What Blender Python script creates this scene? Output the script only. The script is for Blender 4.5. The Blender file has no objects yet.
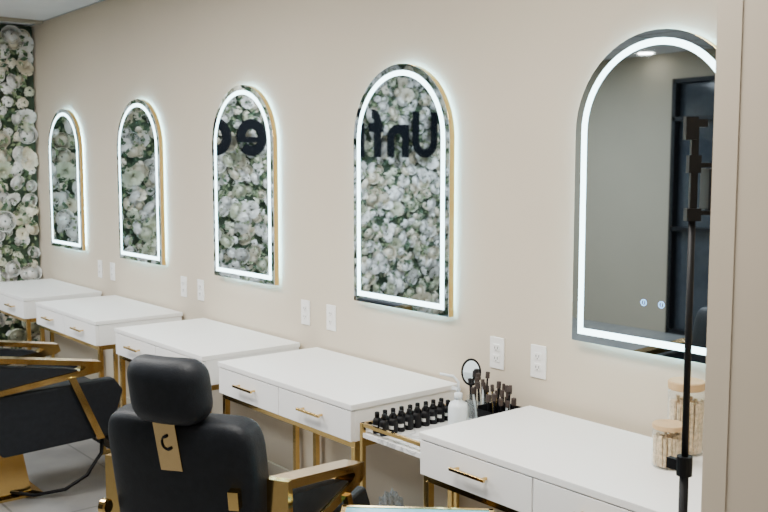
import bpy, bmesh, math, random
import numpy as np
from mathutils import Vector, Matrix, Euler
random.seed(7); rng=np.random.RandomState(7)
scene=bpy.context.scene
COL=scene.collection

# ---------------- materials ----------------
def mat(name,col,rough=.5,metal=0,noise=0,nscale=20,bump=0,bscale=80,emit=0,spec=.5,trans=0,coat=0):
    m=bpy.data.materials.new(name); m.use_nodes=True
    nt=m.node_tree; p=nt.nodes['Principled BSDF']
    p.inputs['Base Color'].default_value=(*col,1)
    p.inputs['Roughness'].default_value=rough
    p.inputs['Metallic'].default_value=metal
    p.inputs['Specular IOR Level'].default_value=spec
    p.inputs['Transmission Weight'].default_value=trans
    p.inputs['Coat Weight'].default_value=coat
    if emit:
        p.inputs['Emission Color'].default_value=(*col,1); p.inputs['Emission Strength'].default_value=emit
    tc=nt.nodes.new('ShaderNodeTexCoord')
    if noise:
        n=nt.nodes.new('ShaderNodeTexNoise'); n.inputs['Scale'].default_value=nscale; n.inputs['Detail'].default_value=4
        nt.links.new(tc.outputs['Object'],n.inputs['Vector'])
        r=nt.nodes.new('ShaderNodeValToRGB')
        r.color_ramp.elements[0].position=.3; r.color_ramp.elements[1].position=.7
        r.color_ramp.elements[0].color=(*[c*(1-noise) for c in col],1)
        r.color_ramp.elements[1].color=(*[min(1,c*(1+noise)) for c in col],1)
        nt.links.new(n.outputs['Fac'],r.inputs['Fac']); nt.links.new(r.outputs['Color'],p.inputs['Base Color'])
    if bump:
        n2=nt.nodes.new('ShaderNodeTexNoise'); n2.inputs['Scale'].default_value=bscale
        nt.links.new(tc.outputs['Object'],n2.inputs['Vector'])
        b=nt.nodes.new('ShaderNodeBump'); b.inputs['Strength'].default_value=bump; b.inputs['Distance'].default_value=.002
        nt.links.new(n2.outputs['Fac'],b.inputs['Height']); nt.links.new(b.outputs['Normal'],p.inputs['Normal'])
    return m
def clear(name,tint,gloss,bump=0):
    m=bpy.data.materials.new(name); m.use_nodes=True; nt=m.node_tree; nt.nodes.clear()
    o=nt.nodes.new('ShaderNodeOutputMaterial'); t=nt.nodes.new('ShaderNodeBsdfTransparent'); t.inputs[0].default_value=(*tint,1)
    p=nt.nodes.new('ShaderNodeBsdfPrincipled'); p.inputs['Base Color'].default_value=(.8,.84,.86,1); p.inputs['Roughness'].default_value=.08
    f=nt.nodes.new('ShaderNodeLayerWeight'); f.inputs['Blend'].default_value=gloss
    x=nt.nodes.new('ShaderNodeMixShader'); nt.links.new(f.outputs['Facing'],x.inputs[0]); nt.links.new(t.outputs[0],x.inputs[1]); nt.links.new(p.outputs[0],x.inputs[2]); nt.links.new(x.outputs[0],o.inputs[0])
    if bump:
        n2=nt.nodes.new('ShaderNodeTexNoise'); n2.inputs['Scale'].default_value=40
        b=nt.nodes.new('ShaderNodeBump'); b.inputs['Strength'].default_value=bump; nt.links.new(n2.outputs['Fac'],b.inputs['Height']); nt.links.new(b.outputs['Normal'],p.inputs['Normal'])
    return m

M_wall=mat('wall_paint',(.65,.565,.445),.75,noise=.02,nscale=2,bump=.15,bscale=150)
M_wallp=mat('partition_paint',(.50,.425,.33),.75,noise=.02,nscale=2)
M_wall2=mat('wall_paint_shaded',(.29,.25,.185),.8,noise=.02,nscale=2)  # beige wall again, weaker light at the back put into the colour
M_trim=mat('trim_paint',(.52,.445,.345),.7,noise=.01)
M_base=mat('baseboard_paint',(.66,.60,.50),.5,noise=.01)
M_gold=mat('polished_brass',(.72,.49,.18),.13,1,noise=.04,nscale=60)
M_goldp=mat('satin_gold_plate',(.70,.50,.24),.2,1,noise=.03,nscale=30)
M_white=mat('white_lacquer',(.93,.92,.905),.35,noise=.01,nscale=6)
M_black=mat('black_leather',(.008,.010,.014),.55,bump=.35,bscale=220,noise=.2,nscale=40,spec=.3)
M_blackp=mat('black_plastic',(.004,.004,.005),.5,noise=.1,spec=.2)
M_blackm=mat('black_metal',(.005,.005,.006),.5,.0,noise=.1,spec=.2)
M_frame=mat('window_frame_metal',(.03,.035,.04),.4,.0,noise=.1,spec=.4)
M_mirror=mat('mirror_glass',(.74,.85,.93),.02,1)
M_led=mat('led_strip',(.66,.95,1.0),.5,emit=8)
M_ledb=mat('led_back_glow',(.56,.90,1.0),.5,emit=25)
M_plate=mat('switch_plate',(.90,.885,.86),.4,noise=.01)
M_slot=mat('outlet_slot',(.05,.05,.05),.6,noise=.1)
M_leaf1=mat('leaf_dark',(.05,.095,.045),.55,noise=.4,nscale=15)
M_leaf2=mat('leaf_light',(.20,.25,.13),.55,noise=.3,nscale=15)
M_moss=mat('foliage_backing',(.05,.075,.045),.9,noise=.4,nscale=12,bump=.5,bscale=30)
M_f1=mat('petal_white',(.90,.88,.84),.6,noise=.06,nscale=20)
M_f2=mat('petal_cream',(.85,.78,.63),.6,noise=.08,nscale=20)
M_f3=mat('petal_green_white',(.70,.71,.55),.6,noise=.12,nscale=20)
M_letter=mat('black_acrylic',(.002,.003,.005),.7,noise=.1,spec=.1)
M_glass=clear('clear_glass',(.95,.97,.97),.12)
M_plastic=clear('clear_plastic',(.88,.92,.95),.6,.6)
M_cork=mat('bamboo_lid',(.56,.37,.19),.6,noise=.12,nscale=30)
M_swab=mat('cotton_swabs',(.68,.53,.35),.8,noise=.35,nscale=90,bump=.6,bscale=120)
M_label=mat('paper_label',(.60,.60,.58),.6,noise=.02)
M_sq=mat('white_plastic',(.74,.80,.84),.35,noise=.02)
M_dkglass=mat('dark_glass',(.03,.035,.042),.08,spec=.6,noise=.1)
M_blue=mat('touch_icon',(.25,.55,1),.5,emit=2)
M_bristle=mat('brush_hair',(.05,.035,.03),.8,noise=.3,nscale=80)
M_lamp=mat('downlight_lens',(1,.93,.82),.5,emit=30)
M_glosstop=mat('glass_top_cyan_reflection',(.16,.48,.62),.22,noise=.3,nscale=8,spec=.3)  # dark glossy top; its cyan reflection is painted into the base colour

def marble():
    m=mat('white_marble',(.85,.85,.84),.2); nt=m.node_tree; p=nt.nodes['Principled BSDF']
    tc=nt.nodes.new('ShaderNodeTexCoord'); n=nt.nodes.new('ShaderNodeTexNoise')
    n.inputs['Scale'].default_value=6; n.inputs['Detail'].default_value=8; n.inputs['Distortion'].default_value=1.5
    r=nt.nodes.new('ShaderNodeValToRGB'); e=r.color_ramp.elements
    e[0].position=.45;e[0].color=(.85,.85,.84,1);e[1].position=.55;e[1].color=(.85,.85,.84,1)
    k=e.new(.5);k.color=(.5,.5,.5,1)
    nt.links.new(tc.outputs['Object'],n.inputs['Vector']);nt.links.new(n.outputs['Fac'],r.inputs['Fac']);nt.links.new(r.outputs['Color'],p.inputs['Base Color'])
    return m
M_marble=marble()
def tiles(name,c1,c2,mort,size,ms,rough,h=None):
    m=mat(name,c1,rough); nt=m.node_tree; p=nt.nodes['Principled BSDF']
    tc=nt.nodes.new('ShaderNodeTexCoord'); b=nt.nodes.new('ShaderNodeTexBrick')
    b.offset=0 if h is None else h; b.inputs['Scale'].default_value=1
    b.inputs['Brick Width'].default_value=size[0]; b.inputs['Row Height'].default_value=size[1]
    b.inputs['Mortar Size'].default_value=ms; b.inputs['Mortar Smooth'].default_value=.1
    b.inputs['Mortar'].default_value=(*mort,1)
    n=nt.nodes.new('ShaderNodeTexNoise'); n.inputs['Scale'].default_value=3; n.inputs['Detail'].default_value=8
    r=nt.nodes.new('ShaderNodeValToRGB'); r.color_ramp.elements[0].color=(*c1,1); r.color_ramp.elements[1].color=(*c2,1)
    r.color_ramp.elements[0].position=.35; r.color_ramp.elements[1].position=.65
    nt.links.new(tc.outputs['Object'],n.inputs['Vector']);nt.links.new(tc.outputs['Object'],b.inputs['Vector'])
    nt.links.new(n.outputs['Fac'],r.inputs['Fac'])
    nt.links.new(r.outputs['Color'],b.inputs['Color1']);nt.links.new(r.outputs['Color'],b.inputs['Color2'])
    nt.links.new(b.outputs['Color'],p.inputs['Base Color'])
    return m
M_floor=tiles('floor_tile',(.17,.17,.17),(.25,.246,.238),(.10,.10,.10),(1.2,.6),.006,.35,.5)
M_ceil=tiles('ceiling_tile',(.56,.55,.56),(.62,.61,.62),(.26,.26,.27),(1.2,.6),.02,.9)

# ---------------- mesh helpers ----------------
def link(o,parent=None):
    COL.objects.link(o)
    if parent: o.parent=parent
    return o
def mesh_obj(name,verts,faces,m,parent=None,loc=(0,0,0),rot=None,smooth=False,bevel=0,seg=2,sub=0,mats=None,mi=None):
    me=bpy.data.meshes.new(name); me.from_pydata([tuple(v) for v in verts],[],faces)
    for mm in (mats or [m]): me.materials.append(mm)
    if mi is not None: me.polygons.foreach_set('material_index',mi)
    if smooth: me.polygons.foreach_set('use_smooth',[True]*len(me.polygons))
    me.update()
    o=bpy.data.objects.new(name,me); link(o,parent); o.location=loc
    if rot: o.rotation_euler=rot
    if bevel:
        b=o.modifiers.new('bevel','BEVEL'); b.width=bevel; b.segments=seg; b.limit_method='ANGLE'; b.angle_limit=math.radians(40)
        me.polygons.foreach_set('use_smooth',[True]*len(me.polygons))
        w=o.modifiers.new('wn','WEIGHTED_NORMAL'); w.keep_sharp=False
    if sub:
        s=o.modifiers.new('sub','SUBSURF'); s.levels=sub; s.render_levels=sub
    return o
class G:
    def __init__(s): s.v=[]; s.f=[]
    def add(s,v,f):
        k=len(s.v); s.v+= [tuple(x) for x in v]; s.f+=[tuple(i+k for i in a) for a in f]; return s
    def box(s,x0,x1,y0,y1,z0,z1):
        return s.add([(x0,y0,z0),(x1,y0,z0),(x1,y1,z0),(x0,y1,z0),(x0,y0,z1),(x1,y0,z1),(x1,y1,z1),(x0,y1,z1)],
            [(3,2,1,0),(4,5,6,7),(0,1,5,4),(1,2,6,5),(2,3,7,6),(3,0,4,7)])
    def lathe(s,prof,cx=0,cy=0,n=24,cap=True,a0=0):
        v=[];f=[]
        for r,z in prof:
            for i in range(n):
                a=2*math.pi*i/n+a0; v.append((cx+r*math.cos(a),cy+r*math.sin(a),z))
        for j in range(len(prof)-1):
            for i in range(n):
                f.append((j*n+i,j*n+(i+1)%n,(j+1)*n+(i+1)%n,(j+1)*n+i))
        if cap:
            f.append(tuple(range(n-1,-1,-1))); f.append(tuple(range((len(prof)-1)*n,len(prof)*n)))
        return s.add(v,f)
    def tube(s,pts,r,n=8,closed=False):
        pts=[Vector(p) for p in pts]; N=len(pts); v=[];f=[]
        for i,p in enumerate(pts):
            if closed: d=(pts[(i+1)%N]-pts[i-1])
            else: d=pts[min(i+1,N-1)]-pts[max(i-1,0)]
            d.normalize(); up=Vector((0,0,1)) if abs(d.z)<.9 else Vector((1,0,0))
            a=d.cross(up).normalized(); b=d.cross(a).normalized()
            for k in range(n):
                t=2*math.pi*k/n; v.append(p+a*r*math.cos(t)+b*r*math.sin(t))
        for i in range(N if closed else N-1):
            j=(i+1)%N
            for k in range(n): f.append((i*n+k,i*n+(k+1)%n,j*n+(k+1)%n,j*n+k))
        if not closed: f.append(tuple(range(n))[::-1]); f.append(tuple((N-1)*n+k for k in range(n)))
        return s.add(v,f)
    def prism(s,poly,axis,a,b):
        n=len(poly); 
        def P(p,t):
            if axis=='y': return (p[0],t,p[1])
            if axis=='x': return (t,p[0],p[1])
            return (p[0],p[1],t)
        v=[P(p,a) for p in poly]+[P(p,b) for p in poly]
        f=[tuple(range(n)),tuple(range(2*n-1,n-1,-1))]+[(i,(i+1)%n,(i+1)%n+n,i+n)[::-1] for i in range(n)]
        return s.add(v,f)
    def band(s,outer,inner,a,b,axis='y'):
        n=len(outer)
        def P(p,t): return (p[0],t,p[1]) if axis=='y' else (t,p[0],p[1])
        v=[P(p,a) for p in outer]+[P(p,a) for p in inner]+[P(p,b) for p in outer]+[P(p,b) for p in inner]
        f=[]
        for i in range(n):
            j=(i+1)%n
            f+=[(i,j,n+j,n+i),(2*n+i,3*n+i,3*n+j,2*n+j),(i,2*n+i,2*n+j,j),(n+i,n+j,3*n+j,3*n+i)]
        return s.add(v,f)
    def ribbon(s,pts,w,x0,x1):
        pts=[Vector((p[0],p[1])) for p in pts]; L=[];R=[]
        for i,p in enumerate(pts):
            a=(pts[i]-pts[i-1]).normalized() if i>0 else None
            b=(pts[i+1]-pts[i]).normalized() if i<len(pts)-1 else None
            if a is None: n=Vector((-b.y,b.x)); k=1
            elif b is None: n=Vector((-a.y,a.x)); k=1
            else:
                n=(Vector((-a.y,a.x))+Vector((-b.y,b.x))).normalized(); k=1/max(.4,n.dot(Vector((-a.y,a.x))))
            L.append(p+n*w/2*k); R.append(p-n*w/2*k)
        N=len(pts); v=[(x0,*q) for q in L]+[(x0,*q) for q in R]+[(x1,*q) for q in L]+[(x1,*q) for q in R]; f=[]
        for i in range(N-1):
            f+=[(i,i+1,N+i+1,N+i),(2*N+i,3*N+i,3*N+i+1,2*N+i+1),(i,2*N+i,2*N+i+1,i+1),(N+i,N+i+1,3*N+i+1,3*N+i)]
        f+=[(0,N,3*N,2*N),(N-1,3*N-1,4*N-1,2*N-1)]
        return s.add(v,f)
    def obj(s,name,m,parent=None,**k):
        o=mesh_obj(name,s.v,s.f,m,parent,**k)
        bm=bmesh.new(); bm.from_mesh(o.data); bmesh.ops.recalc_face_normals(bm,faces=bm.faces); bm.to_mesh(o.data); bm.free()
        return o
def empty(name,label,cat,loc=(0,0,0),rz=0,group=None):
    e=bpy.data.objects.new(name,None); e.empty_display_size=.1; link(e); e.location=loc; e.rotation_euler=(0,0,rz)
    e['label']=label; e['category']=cat
    if group: e['group']=group
    return e
def tag(o,label,cat,group=None):
    o['label']=label;o['category']=cat
    if group:o['group']=group
    return o
def copy_thing(root,name,loc,rz=None,label=None,skip=()):
    r=root.copy(); r.name=name; COL.objects.link(r); r.location=loc
    if rz is not None: r.rotation_euler=(0,0,rz)
    if label: r['label']=label
    def rec(src,dst):
        for c in list(src.children):
            if c.name.split('.')[0] in skip: continue
            k=c.copy(); k.parent=dst; COL.objects.link(k); rec(c,k)
    rec(root,r); return r
def struct(o): o['kind']='structure'; return o

# ---------------- room ----------------
XL,XR,YB,ZC=-7.45,2.2,-5.4,2.70
struct(G().box(XL-.1,XR+.1,YB-.1,.1,-.1,0).obj('floor',M_floor))
struct(G().box(XL-.1,XR+.1,YB-.1,.1,ZC,ZC+.1).obj('ceiling',M_ceil))
struct(G().box(XL-.1,XR+.1,0,.1,0,ZC).obj('wall_front',M_wall))
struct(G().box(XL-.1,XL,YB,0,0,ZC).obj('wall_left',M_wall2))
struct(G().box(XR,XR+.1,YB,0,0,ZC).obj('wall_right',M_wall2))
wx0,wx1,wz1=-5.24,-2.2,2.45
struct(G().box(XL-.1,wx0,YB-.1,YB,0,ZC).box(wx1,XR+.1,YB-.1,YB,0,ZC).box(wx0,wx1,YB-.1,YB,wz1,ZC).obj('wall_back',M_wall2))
g=G()
for x in (wx0,wx0+.95,wx0+1.9,wx1-.04): g.box(x,x+.04,YB-.06,YB+.02,0,wz1)
for z in (0,1.0,2.05,wz1-.04): g.box(wx0,wx1,YB-.06,YB+.02,z,z+.04)
struct(g.obj('window_1',M_blackm))
struct(G().box(wx0,wx1,YB-.10,YB-.07,0,wz1).obj('window_2',M_dkglass))
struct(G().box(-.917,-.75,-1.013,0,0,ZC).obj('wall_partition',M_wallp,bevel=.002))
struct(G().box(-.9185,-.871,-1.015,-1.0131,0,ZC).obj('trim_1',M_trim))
struct(G().box(XL,-.917,-.014,0,0,.09).obj('baseboard_front',M_base,bevel=.003))
struct(G().box(-7.18,-7.10,-5.0,-.02,ZC-.02,ZC-.0005).obj('trim_2',M_wall2))

# ---------------- mirrors ----------------
W,H=.61,1.005
def arch(ins,n=28):
    w=W/2-ins; R=w; zs=H-W/2
    pts=[(-w,ins),(w,ins)]
    for i in range(n+1):
        a=math.pi*i/n; pts.append((w*math.cos(a),zs+R*math.sin(a)))
    return pts
def make_mirror():
    e=empty('led_mirror','arched wall mirror with white light border and thin gold edge','mirror',group='arched mirrors on the wall')
    G().prism(arch(.030),'y',0,-.014).obj('back_panel',M_ledb,e)
    G().band(arch(0),arch(.004),-.0141,-.038).obj('frame',M_gold,e)
    G().prism(arch(.0005),'y',-.0381,-.042).obj('mirror_glass',M_mirror,e)
    G().band(arch(.026),arch(.047),-.0421,-.0435).obj('light_strip',M_led,e)
    return e
m0=make_mirror(); mz=1.022
MX=[-6.715,-5.46,-4.205,-2.943,-1.719]
m0.location=(MX[0],0,mz)
mirs=[m0]+[copy_thing(m0,'led_mirror',(x,0,mz)) for x in MX[1:]]
mb=mirs[4]
for i,(dx) in enumerate((-.02,.045)):
    g=G(); g.band([(dx+.011*math.cos(2*math.pi*k/16),.16+.011*math.sin(2*math.pi*k/16)) for k in range(16)],
       [(dx+.008*math.cos(2*math.pi*k/16),.16+.008*math.sin(2*math.pi*k/16)) for k in range(16)],-.0421,-.043)
    g.box(dx-.0012,dx+.0012,-.043,-.0421,.155,.166)
    g.obj('touch_button',M_blue,mb)
mb['label']='arched mirror with light border and two blue touch buttons'

# ---------------- outlets ----------------
def outlet():
    e=empty('wall_outlet','white duplex wall outlet above the desks','outlet',group='outlets along the wall')
    G().box(-.036,.036,-.006,0,-.06,.06).obj('cover_plate',M_plate,e,bevel=.002)
    for zc in (-.02,.02):
        f=G().box(-.016,.016,-.009,-.0055,zc-.014,zc+.014).obj('receptacle',M_plate,e,bevel=.0015)
        G().box(-.008,-.0055,-.0096,-.0088,zc-.003,zc+.006).obj('slot',M_slot,f)
        G().box(.0055,.008,-.0096,-.0088,zc-.003,zc+.006).obj('slot',M_slot,f)
        G().box(-.002,.002,-.0096,-.0088,zc-.010,zc-.006).obj('slot',M_slot,f)
    return e
o0=outlet(); OX=[-6.19,-5.98,-4.947,-4.74,-3.684,-3.474,-2.41,-2.205]
o0.location=(OX[0],0,.911)
for x in OX[1:]: copy_thing(o0,'wall_outlet',(x,0,.911))

# ---------------- desks ----------------
DW,DD,DH=.97,.53,.76
def desk():
    e=empty('vanity_desk','white two-drawer vanity desk with slim gold metal legs','desk',group='vanity desks along the wall')
    w=DW/2
    G().box(-w,w,-DD,0,DH-.022,DH).obj('desk_top',M_white,e,bevel=.002)
    G().box(-w+.004,w-.004,-DD+.02,-.005,DH-.14,DH-.0221).obj('body',M_white,e,bevel=.002)
    for s in (-1,1):
        x0,x1=(-w+.006,-.003) if s<0 else (.003,w-.006)
        d=G().box(x0,x1,-DD+.002,-DD+.0199,DH-.138,DH-.026).obj('drawer',M_white,e,bevel=.0015)
        cx=(x0+x1)/2; z=DH-.074
        g=G().box(cx-.075,cx+.075,-DD-.027,-DD-.018,z-.005,z+.005)
        for q in (-.06,.06): g.box(cx+q-.004,cx+q+.004,-DD-.02,-DD+.003,z-.004,z+.004)
        g.obj('handle',M_gold,d,bevel=.001)
    zt=DH-.1401; t=.024
    g=G().box(-w+.004,w-.004,-DD+.02,-DD+.044,zt-t,zt).box(-w+.004,w-.004,-.03,-.006,zt-t,zt)
    for s in (-1,1):
        xa=-w+.004 if s<0 else w-.004-t
        g.box(xa,xa+t,-DD+.04,-.028,zt-t,zt)
    g.obj('leg_frame',M_gold,e)
    for s in (-1,1):
        xa=-w+.004 if s<0 else w-.004-t
        for ya in (-DD+.02,-.03):
            G().box(xa,xa+t,ya,ya+t,0,zt-t).obj('leg',M_gold,e,bevel=.001)
        G().box(xa,xa+t,-DD+.044,-.03,.0,t).obj('floor_rail',M_gold,e,bevel=.001)
    return e
d0=desk(); DX=[-6.63,-5.43,-4.20,-3.09,-1.715]
d0.location=(DX[0],-.015,0)
for i,x in enumerate(DX[1:]): copy_thing(d0,'vanity_desk',(x,-.015 if i<3 else -.05,0))

# ---------------- trolleys ----------------
def trolley(name,label,cx0,cy0,rz,w2,d2,zt,topmat,rail=.023):
    e=empty(name,label,'cart',(cx0,cy0,0),rz)
    w=w2/2;d=d2/2;t=.016
    for sx in (-1,1):
        for sy in (-1,1):
            cx=sx*(w-t/2);cy=sy*(d-t/2)
            G().box(cx-t/2,cx+t/2,cy-t/2,cy+t/2,0,zt+rail+.012).obj('leg',M_gold,e,bevel=.001)
    for z in (zt+rail,.16):
        G().box(-w+.002,w-.002,-d+.002,-d+t-.002,z,z+.012).box(-w+.002,w-.002,d-t+.002,d-.002,z,z+.012).box(-w+.002,-w+t-.002,-d+.01,d-.01,z,z+.012).box(w-t+.002,w-.002,-d+.01,d-.01,z,z+.012).obj('rail',M_gold,e)
    G().box(-w+.002,w-.002,-d+.002,d-.002,zt-.016,zt).obj('top_shelf',topmat,e)
    G().box(-w+.002,w-.002,-d+.002,d-.002,.12,.135).obj('lower_shelf',topmat,e)
    return e
trolley('gold_trolley','small gold-framed cart with white marble top between two desks',-2.395,-.29,0,.36,.48,.665,M_marble)
trolley('gold_side_cart','gold-framed side cart with glossy glass top painted cyan-lit beside chair',-1.765,-.970,math.radians(47),.42,.30,.672,M_glosstop,-.010)

def bottle():
    e=empty('dark_bottle','small black bottle with pale label and black cap','bottle',group='black bottles on the gold trolley')
    G().lathe([(.014,0),(.016,.003),(.016,.045),(.012,.053),(.008,.056)],n=16).obj('bottle_body',M_blackp,e,smooth=True)
    G().lathe([(.0085,.0561),(.0085,.074),(.006,.076)],n=12).obj('cap',M_blackp,e,smooth=True)
    v=[]
    for z in (.018,.030):
        for k in range(7):
            a=-math.pi*.5+ (k-1.5)/6*1.3; v.append((.0163*math.cos(a),.0163*math.sin(a),z))
    mesh_obj('paper_label',v,[(k,k+1,k+8,k+7) for k in range(6)],M_label,e)
    return e
b0=bottle(); first=True
for r in range(2):
    for k in range(9):
        loc=(-2.535+r*.042+.002*rng.randn(),-.485+k*.039,.665); rz=.3*rng.randn()
        if first: b0.location=loc; first=False
        else: copy_thing(b0,'dark_bottle',loc,rz)
e=empty('squeeze_bottle','white plastic squeeze bottle with angled spout on the trolley','bottle',(-2.345,-.265,.665))
G().lathe([(.028,0),(.036,.004),(.036,.095),(.031,.110),(.013,.12),(.013,.125)],n=24).obj('bottle_body',M_sq,e,smooth=True)
G().lathe([(.015,.1251),(.015,.145),(.008,.149)],n=16).obj('cap',M_sq,e,smooth=True)
G().tube([(0,0,.147),(0,0,.185),(-.014,-.012,.205),(-.052,-.042,.212)],.005).obj('spout',M_sq,e,smooth=True)
e=empty('pump_bottle','small white pump bottle on the trolley','bottle',(-2.425,-.19,.665))
G().lathe([(.02,0),(.022,.004),(.022,.08),(.01,.092),(.01,.095)],n=20).obj('bottle_body',M_sq,e,smooth=True)
G().lathe([(.012,.0951),(.012,.112),(.004,.114),(.004,.13)],n=16).box(-.03,.008,-.005,.005,.128,.138).obj('pump',M_sq,e)
e=empty('cream_jar','small pale round cream jar with silver lid on the trolley','jar',(-2.30,-.36,.665))
G().lathe([(.022,0),(.024,.004),(.024,.028)],n=24).obj('jar_body',M_label,e,smooth=False)
G().lathe([(.025,.0281),(.025,.042),(.023,.044)],n=24).obj('lid',M_sq,e)
def organizer(label,loc,w,d,h,n,M=None):
    e=empty('brush_organizer',label,'organizer',loc,group='organizers on the trolley')
    t=.004
    g=G().box(-w,w,-d,d,0,t).box(-w,-w+t,-d,d,t,h).box(w-t,w,-d,d,t,h).box(-w+t,w-t,-d,-d+t,t,h*.85).box(-w+t,w-t,d-t,d,t,h)
    g.obj('case',M or M_blackp,e)
    for k in range(n):
        x=-w+.012+(2*w-.024)*k/(n-1); y=rng.uniform(-d*.7,d*.7); tx,ty=rng.uniform(-.02,.02,2); hh=rng.uniform(h*1.05,h*1.7); br=rng.uniform(.005,.010)
        G().tube([(x,y,.005),(x+tx*.3,y+ty,hh)],.0034).obj('brush_handle',random.choice([M_blackp,M_blackp,M_gold,M_sq]),e)
        G().tube([(x+tx*.3,y+ty,hh),(x+tx*.35,y+ty*1.1,hh+.012),(x+tx*.4,y+ty*1.2,hh+.024)],br).obj('bristles',M_bristle,e)
organizer('black open organizer holding brushes and tools',(-2.285,-.115,.665),.06,.055,.085,18)
organizer('narrow clear organizer with tall makeup brushes',(-2.40,-.10,.665),.037,.035,.10,11,M_glass)
e=empty('hand_mirror','oval hand mirror with black rim standing in a small cup','hand mirror',(-2.475,-.075,.665))
G().lathe([(.02,0),(.022,.003),(.024,.06)],n=20).obj('cup',M_blackp,e,smooth=True)
G().tube([(0,0,.06),(0,0,.125)],.006).obj('handle',M_blackp,e)
c=[(.038*math.cos(2*math.pi*k/28),.172+.052*math.sin(2*math.pi*k/28)) for k in range(28)]
ci=[(.031*math.cos(2*math.pi*k/28),.172+.045*math.sin(2*math.pi*k/28)) for k in range(28)]
G().band(c,ci,-.005,.005).prism(ci,'y',-.0005,.004).obj('rim',M_blackp,e,rot=(0,0,math.radians(50)))
G().prism(ci,'y',-.001,-.003).obj('mirror_glass',M_mirror,e,rot=(0,0,math.radians(50)))

# ---------------- jars ----------------
def jar(x,y,r,h,label,fill):
    e=empty('glass_jar',label,'jar',(x,y,DH),group='glass jars on the desk')
    G().lathe([(r*.92,0),(r,.004),(r,h*.86),(r*.96,h*.88)],n=32).obj('jar_body',M_glass,e,smooth=True)
    g=G()
    for ring in range(4):
        m=max(1,ring*7)
        for k in range(m):
            a=2*math.pi*k/m+ring; rr=r*.82*ring/3
            p=(rr*math.cos(a),rr*math.sin(a)); q=(p[0]+rng.uniform(-.003,.003),p[1]+rng.uniform(-.003,.003))
            g.tube([(p[0],p[1],.007),(q[0],q[1],h*fill*rng.uniform(.9,1.02))],r*.115,6)
    o=g.obj('swabs',M_swab,e); o['kind']='stuff'
    G().lathe([(r*.98,h*.885),(r*1.03,h*.9),(r*1.03,h*.985),(r*.98,h)],n=32).obj('lid',M_cork,e)
    return e
jar(-1.490,-.26,.045,.125,'short glass jar of cotton swabs with bamboo lid',.74)
jar(-1.535,-.108,.052,.218,'tall glass jar of wooden swabs with bamboo lid',.74)

# ---------------- camera stand ----------------
e=empty('phone_stand','black tripod light stand with phone clamp beside the desk','tripod',(-1.048,-.87,0))
G().lathe([(.0095,.35),(.0095,1.0)],n=16).obj('lower_pole',M_blackm,e,smooth=True)
G().lathe([(.007,1.001),(.007,1.50)],n=16).obj('upper_pole',M_blackm,e,smooth=True)
G().lathe([(.016,.98),(.016,1.02)],n=16).box(-.038,-.012,-.007,.007,.988,1.01).obj('collar',M_blackp,e)
G().lathe([(.018,.33),(.018,.36)],n=16).obj('leg_hub',M_blackp,e)
for k in range(3):
    a=math.pi/3+2*math.pi*k/3
    G().tube([(.02*math.cos(a),.02*math.sin(a),.345),(.18*math.cos(a),.18*math.sin(a),.012)],.008).obj('leg',M_blackm,e)
R50=(0,0,math.radians(50))
g=G().box(-.007,.007,-.006,.006,1.50,1.70).box(-.014,.014,-.012,.012,1.50,1.525).box(-.020,.004,-.010,.010,1.66,1.705).box(.004,.022,-.010,.010,1.685,1.70).box(-.012,.012,-.010,.010,1.595,1.63).box(.008,.05,-.005,.005,1.606,1.615).box(.008,.05,-.005,.005,1.512,1.520)
g.obj('phone_clamp',M_blackp,e,rot=R50)
G().box(.022,.036,-.030,.030,1.521,1.605).obj('phone',M_blackp,e,rot=R50,bevel=.004)

# ---------------- flower wall ----------------
def ball_rose():
    V=[];F=[]
    K=6
    for k in range(K):
        n=3+k; t=k/(K-1); rho=.38+.62*t; tip=math.radians(12+58*t)
        for j in range(n):
            ph=2*math.pi*(j/n)+k*1.1
            b=len(V); hw=math.pi/n*1.3
            for vi in range(4):
                v=vi/3; th=math.radians(105)+(tip-math.radians(105))*v
                rad=rho*math.sin(th); z=.38+rho*.72*math.cos(th)
                if vi==3: rad+=.10*t+.03; z-=.02*t
                for ui in range(3):
                    u=ui-1; ww=hw*(1.0 if vi<3 else .72)
                    zz=z-(.10*abs(u) if vi==3 else 0)
                    V.append((rad*math.cos(ph+u*ww),rad*math.sin(ph+u*ww),zz))
            for vi in range(3):
                for ui in range(2):
                    F.append((b+vi*3+ui,b+vi*3+ui+1,b+vi*3+ui+4,b+vi*3+ui+3))
    return np.array(V),F
def open_rose():
    V=[];F=[]
    K=5
    for k in range(K):
        n=3+k; t=k/(K-1)
        for j in range(n):
            ph=2*math.pi*(j/n)+k*1.1
            b=len(V); hw=math.pi/n*1.2
            for vi in range(3):
                v=vi/2
                rad=.12+ (.16+.80*t)*v**(.8) ; z=.12+(.80-.46*t)*(v**.7)+.08*(1-t)
                if vi==2: rad+=.06*t
                for ui in range(3):
                    u=ui-1; ww=hw*(1.0 if vi<2 else .7)
                    zz=z-(.12*abs(u) if vi==2 else 0)
                    V.append((rad*math.cos(ph+u*ww),rad*math.sin(ph+u*ww),zz))
            for vi in range(2):
                for ui in range(2):
                    F.append((b+vi*3+ui,b+vi*3+ui+1,b+vi*3+ui+4,b+vi*3+ui+3))
    return np.array(V),F
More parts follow.
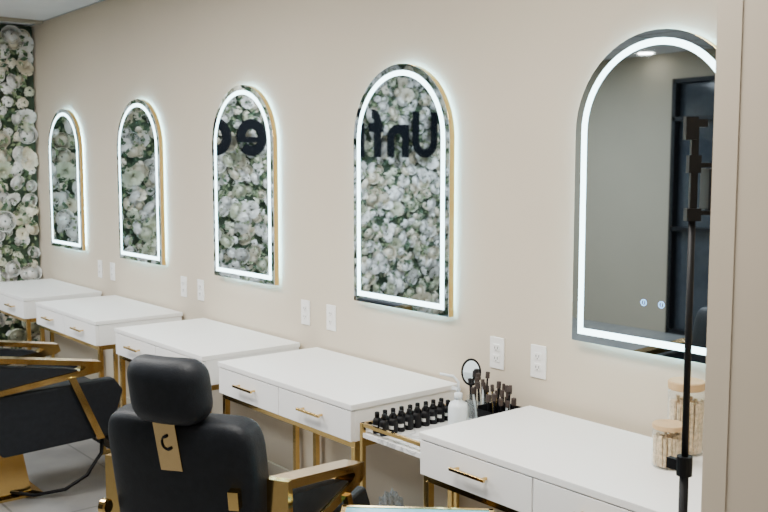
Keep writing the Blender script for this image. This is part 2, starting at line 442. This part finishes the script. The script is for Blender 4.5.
def hydrangea():
    V=[];F=[]
    r=random.Random(3)
    for i in range(44):
        zc=r.uniform(.05,1); a=i*2.4; s=math.sqrt(1-min(1,zc)**2)
        n=Vector((s*math.cos(a),s*math.sin(a),zc)).normalized()
        q=n.to_track_quat('Z','Y').to_matrix(); rr=r.uniform(.68,.86)
        for p in range(4):
            b=len(V); th=p*math.pi/2+a
            for (l,wd,h) in ((0,0,0),(.13,-.11,.04),(.25,0,.0),(.13,.11,.04)):
                vv=Vector((l*math.cos(th)-wd*math.sin(th),l*math.sin(th)+wd*math.cos(th),h))
                V.append(tuple(n*rr+q@vv))
            F.append((b,b+1,b+2,b+3))
    return np.array(V)*np.array([1,1,.75]),F
VAR=[ball_rose(),open_rose(),hydrangea()]
FY0=-5.0
fw=empty('flower_wall','dense wall of white and cream artificial flowers with greenery','flower wall',(XL,-2.5,0))
G().box(0,.05,-2.5,2.495,0,ZC-.01).obj('foliage_panel',M_moss,fw)
sp=.106; fl=[]
row=0; z=.05
while z<ZC-.03:
    y=-.04-(.5*sp if row%2 else 0)
    while y>FY0+.03:
        fl.append((y+rng.uniform(-.036,.036),z+rng.uniform(-.036,.036))); y-=sp
    z+=sp*.84; row+=1
fl.sort(key=lambda p:-p[0])
PM=[M_f1,M_f2,M_f3]
def xf(V,R,tilt):
    Rm=np.array(Matrix.Rotation(tilt[2],3,'X')@Euler((0,math.pi/2+tilt[0],tilt[1])).to_matrix())
    return (V*R)@Rm.T
allV=[];allF=[];allM=[];off=0
for i,(y,z) in enumerate(fl):
    vk=rng.choice(3,p=[.50,.22,.28])
    R=rng.uniform(.038,.076) if vk==0 else (rng.uniform(.042,.080) if vk==1 else rng.uniform(.045,.075))
    tl=(rng.uniform(-.6,.6),rng.uniform(-.6,.6),rng.uniform(0,6.28))
    mi=rng.choice(3,p=[.54,.30,.16]); x=rng.uniform(.045,.085)
    z=min(max(z,.10),ZC-.10)
    V=xf(VAR[vk][0],R,tl)
    y=min(y,-.006-V[:,1].max())
    loc=np.array([x,y+2.5,z])
    if i<100:
        mesh_obj('flower',V,VAR[vk][1],PM[mi],fw,loc=tuple(loc),smooth=(vk<2))
    else:
        allV.append(V+loc); allF+= [tuple(a+off for a in f) for f in VAR[vk][1]]; allM+=[mi]*len(VAR[vk][1]); off+=len(V)
o=mesh_obj('flower_mass',np.concatenate(allV).tolist(),allF,None,fw,smooth=True,mats=PM,mi=allM); o['kind']='stuff'
V=[];F=[];MI=[]
for i in range(8500):
    L=rng.uniform(.03,.07)
    y=rng.uniform(FY0+.06,-.012-L)+2.5; z=rng.uniform(.06,ZC-.1); x=rng.uniform(.05,.11)
    w=L*.26; a=rng.uniform(0,6.28); lift=rng.uniform(.1,.8)
    d=Vector((math.sin(lift)*.8,math.cos(a)*math.cos(lift),math.sin(a)*math.cos(lift))); s=Vector((0,-math.sin(a),math.cos(a)))
    p=Vector((x,y,z)); n=Vector((1,0,0)); b=len(V)
    V+=[tuple(p),tuple(p+d*L*.5+s*w+n*.008),tuple(p+d*L*.5),tuple(p+d*L*.5-s*w+n*.008),tuple(p+d*L)]
    F+=[(b,b+1,b+2),(b,b+2,b+3),(b+1,b+4,b+2),(b+2,b+4,b+3)]; MI+=[int(rng.rand()<.5)]*4
o=mesh_obj('leaf_mass',V,F,None,fw,mats=[M_leaf1,M_leaf2],mi=MI); o['kind']='stuff'
# lettering: bold rounded sans strokes
S=.088; CH=.47; XH=.33; T=.012
def arcp(cx,cz,r,a0,a1,n=16,rz=None):
    return [(cx+r*math.cos(math.radians(a0+(a1-a0)*i/n)),cz+(rz or r)*math.sin(math.radians(a0+(a1-a0)*i/n))) for i in range(n+1)]
def glyph(ch,y0):
    g=[]
    h=S/2
    if ch=='U':
        w=.34; r=(w-S)/2; g=[[(h,CH)]+arcp(w/2,h+r,r,180,360)+[(w-h,CH)]]
    elif ch=='n':
        w=.28; r=(w-S)/2; g=[[(h,0),(h,XH)],arcp(w/2,XH-h-r,r,180,0)+[(w-h,0)]]
    elif ch=='f':
        w=.19; g=[[(.075,0)]+arcp(.075+.07,CH-h-.07,.07,180,88),[(.0,XH-.04),(.18,XH-.04)]]
    elif ch=='i':
        w=.088; g=[[(h,0),(h,XH)],[(h,CH-.085),(h,CH)]]
    elif ch=='l':
        w=.088; g=[[(h,0),(h,CH)]]
    elif ch=='t':
        w=.19; g=[[(.075,CH-.04)]+arcp(.075+.07,h+.07,.07,180,272),[(.0,XH-.04),(.18,XH-.04)]]
    elif ch=='e':
        w=.31; rx=(w-S)/2; rz=(XH-S)/2; g=[arcp(w/2,XH/2,rx,0,318,26,rz),[(h,XH/2-.02),(w-h+.036,XH/2-.02)]]
    elif ch=='r':
        w=.18; g=[[(h,0),(h,XH)],arcp(h+.11,XH-h-.11,.11,180,92)]
    elif ch=='d':
        w=.31; rx=(w-S)/2; rz=(XH-S)/2; g=[arcp(w/2,XH/2,rx,0,360,28,rz),[(w-h,0),(w-h,CH)]]
    return w,[[(p[0]+y0,p[1]) for p in q] for q in g]
gg=G(); yy=0; k=0
for ch in 'Unfiltered':
    w,st=glyph(ch,yy)
    for q in st:
        k+=1; thin=.05 if ch=='e' and len(q)==2 else S
        gg.ribbon(q,thin,0,T+.0004*(k%3))
    yy+=w+.052
lo=gg.obj('wall_lettering',M_letter,loc=(-7.232,-4.165,1.71))
tag(lo,'bold black raised lettering mounted on the flower wall','sign')

# ---------------- salon chairs ----------------
def pad(name,parent,w,d,h,loc,rot=(0,0,0),round_=.04,curve=0,taper=0,m=None,rz=None):
    bm=bmesh.new(); bmesh.ops.create_cube(bm,size=2)
    bmesh.ops.subdivide_edges(bm,edges=bm.edges[:],cuts=9,use_grid_fill=True)
    r=round_; rd=min(r,d/2); rh=rz if rz else min(r,h/2); rw=rz if rz else min(r,w/2)
    for v in bm.verts:
        x,y,z=v.co
        P=Vector((x*w/2,y*d/2,z*h/2)); c=Vector((max(-w/2+rw,min(w/2-rw,P.x)),max(-d/2+rd,min(d/2-rd,P.y)),max(-h/2+rh,min(h/2-rh,P.z))))
        q=P-c
        if q.length>1e-6:
            e_=Vector((q.x/rw,q.y/rd,q.z/rh)); m_=max(abs(e_.x),abs(e_.y),abs(e_.z)); L=e_.length
            if L>0: q*= m_/L
        P=c+q
        P.x*=1-taper*(P.z/h+.5)
        P.y+= curve*((2*P.x/w)**2)
        v.co=P
    me=bpy.data.meshes.new(name); bm.to_mesh(me); bm.free(); me.materials.append(m or M_black)
    me.polygons.foreach_set('use_smooth',[True]*len(me.polygons))
    o=bpy.data.objects.new(name,me); link(o,parent); o.location=loc; o.rotation_euler=rot
    s=o.modifiers.new('s','SUBSURF'); s.levels=1; s.render_levels=1
    return o
def chair():
    e=empty('salon_chair','black leather salon chair with headrest and angular gold arms','salon chair',group='black and gold salon chairs')
    py=-.12
    G().lathe([(.17,0),(.17,.012),(.12,.02)],cy=py,n=4,a0=math.pi/4).obj('base_plate',M_gold,e)
    G().lathe([(.115,.02),(.075,.27)],cy=py,n=4,a0=math.pi/4).obj('pedestal',M_gold,e)
    G().tube([(.08,py,.03),(.16,-.05,.02),(.22,.06,.04),(.24,.15,.10),(.23,.22,.20),(.20,.24,.33)],.009,8).obj('foot_bar',M_blackm,e,smooth=True)
    G().box(-.15,.15,-.22,.15,.2701,.31).obj('seat_plate',M_blackm,e)
    pad('seat',e,.46,.56,.22,(0,.03,.42),round_=.04)
    pad('backrest',e,.465,.115,.55,(0,-.295,.685),rot=(math.radians(10),0,0),round_=.035,curve=.02,taper=.0,rz=.06)
    pad('headrest',e,.235,.10,.18,(0,-.390,1.03),rot=(math.radians(10),0,0),round_=.045,curve=.02,rz=.055)
    t=math.radians(10)
    pl=G().box(-.034,.034,-.006,.0,-.080,.080).obj('headrest_bracket',M_goldp,e,loc=(0,-.387,.893),rot=(t,math.radians(-3),0),bevel=.001)
    arc=[(.014*math.cos(a),-.008,.018*math.sin(a)) for a in [math.radians(110+ k*14) for k in range(13)]]
    G().tube(arc,.0022,6).tube([arc[0],(.005,-.008,.020)],.0045,6).tube([arc[-1],(.012,-.008,-.014)],.0045,6).obj('emblem',M_blackp,pl)
    G().box(-.014,.014,-.012,.020,-.026,.026).obj('badge',M_gold,e,loc=(.185,-.362,.755),rot=(t,0,math.radians(10)),bevel=.001)
    for s in (-1,1):
        xa=s*.262
        out=[(-.28,.585),(-.28,.79),(-.255,.79),(.205,.70),(.215,.66),(.19,.645)]
        inn=[(-.255,.615),(-.255,.765),(-.25,.763),(.13,.690),(.14,.680),(.12,.668)]
        arm=G().band(out,inn,xa-.034,xa+.034,axis='x').obj('armrest',M_gold,e)
        G().prism([(-.2545,.616),(-.2545,.745),(.06,.685),(.11,.669)],'x',xa-.026,xa+.026).obj('arm_panel',M_black,arm)
        G().prism([(.06,.64),(.09,.64),(.21,.30),(.178,.30)],'x',xa+s*.036-.008,xa+s*.036+.008).obj('arm_post',M_gold,arm)
        G().prism([(-.30,.585),(.27,.60),(.31,.53),(.25,.30),(-.20,.28),(-.30,.40)],'x',s*.245-.03,s*.245+.03).obj('side_panel',M_black,e,bevel=.012,seg=3)
        G().lathe([(.018,-.012),(.022,-.008),(.022,.008),(.018,.012)],n=20).obj('hinge_knob',M_gold,e,loc=(s*.262,-.325,.66),rot=(0,math.pi/2,0))
    G().tube([(-.16,.22,.33),(-.16,.35,.16),(-.16,.38,.14),(.16,.38,.14),(.16,.35,.16),(.16,.22,.33)],.012,8).obj('footrest',M_blackm,e)
    G().box(-.14,.14,.32,.42,.150,.158).obj('foot_plate',M_blackp,e)
    return e
c0=chair(); c0.location=(-2.378,-1.112,0); c0.rotation_euler=(0,0,math.radians(28))
c1=copy_thing(c0,'salon_chair',(-4.66,-1.0,0),math.radians(0),label='low-backed black leather salon chair with angular gold arms',skip=('headrest','headrest_bracket','badge'))
c1.scale=(1.1,1.15,.95)
for ch in c1.children:
    if ch.name.startswith('backrest'): ch.scale=(1,1,.74); ch.location.z=.58

# clear plastic bag on the floor under the desk
bm=bmesh.new(); bmesh.ops.create_icosphere(bm,subdivisions=4,radius=1)
for v in bm.verts:
    k=1+.14*math.sin(v.co.x*7+v.co.y*9)*math.cos(v.co.z*8+v.co.x*5)+.06*math.sin(v.co.z*23+v.co.y*17)
    t=max(0,v.co.z); v.co=Vector((v.co.x*.10*k*(1-.45*t),v.co.y*.075*k*(1-.45*t),v.co.z*.13*k))
mn=min(v.co.z for v in bm.verts)
for v in bm.verts: v.co.z-=mn
me=bpy.data.meshes.new('plastic_bag'); bm.to_mesh(me); bm.free(); me.materials.append(M_plastic)
o=bpy.data.objects.new('plastic_bag',me); COL.objects.link(o); o.location=(-2.87,-.14,0); tag(o,'crumpled clear plastic bag on the floor under the desk','plastic bag')

# ---------------- lights ----------------
def downlight(x,y):
    e=empty('ceiling_downlight','round recessed ceiling downlight with white trim','ceiling light',(x,y,ZC),group='recessed ceiling downlights')
    G().lathe([(.095,-.006),(.10,-.001),(.072,-.0005),(.072,-.006)],n=32,cap=False).obj('trim_ring',M_plate,e)
    G().lathe([(.071,-.010),(.071,-.001)],n=24).obj('lens',M_lamp,e)
    return e
dl=downlight(-5.42,-5.20)
for p in ((-3.6,-5.20),(-1.8,-5.20)): copy_thing(dl,'ceiling_downlight',(p[0],p[1],ZC))
def area(x,y,z,sx,sy,P,col,rot=(0,0,0)):
    l=bpy.data.lights.new('ceiling_or_fill_light','AREA'); l.shape='RECTANGLE'; l.size=sx; l.size_y=sy; l.energy=P; l.color=col
    o=bpy.data.objects.new('ceiling_or_fill_light',l); COL.objects.link(o); o.location=(x,y,z); o.rotation_euler=rot
    return o
area(-6.2,-2.2,ZC-.03,1.2,.6,70,(.97,.98,1))
area(-3.9,-1.7,ZC-.03,1.2,.6,78,(1,.98,.94))
area(-1.7,-1.5,ZC-.03,1.2,.6,74,(1,.97,.91))
area(-5.8,-3.7,ZC-.03,1.2,.6,100,(.82,.92,1))  # added fill lamp, brightens the flower wall and its mirror reflections
area(.6,-2.6,ZC-.03,1.6,1.2,26,(1,.96,.89))
w=bpy.data.worlds.new('w'); scene.world=w; w.use_nodes=True
w.node_tree.nodes['Background'].inputs[0].default_value=(.8,.9,1,1); w.node_tree.nodes['Background'].inputs[1].default_value=.3

# ---------------- camera ----------------
cam=bpy.data.cameras.new('camera'); co=bpy.data.objects.new('camera',cam); COL.objects.link(co)
co.location=(0,-2.513,1.605); co.rotation_euler=(math.radians(90-5.41),0,math.radians(50.87))
cam.sensor_width=36; cam.lens=43.6; cam.clip_start=.05
cam.dof.use_dof=True; cam.dof.focus_distance=2.8; cam.dof.aperture_fstop=9
scene.camera=co
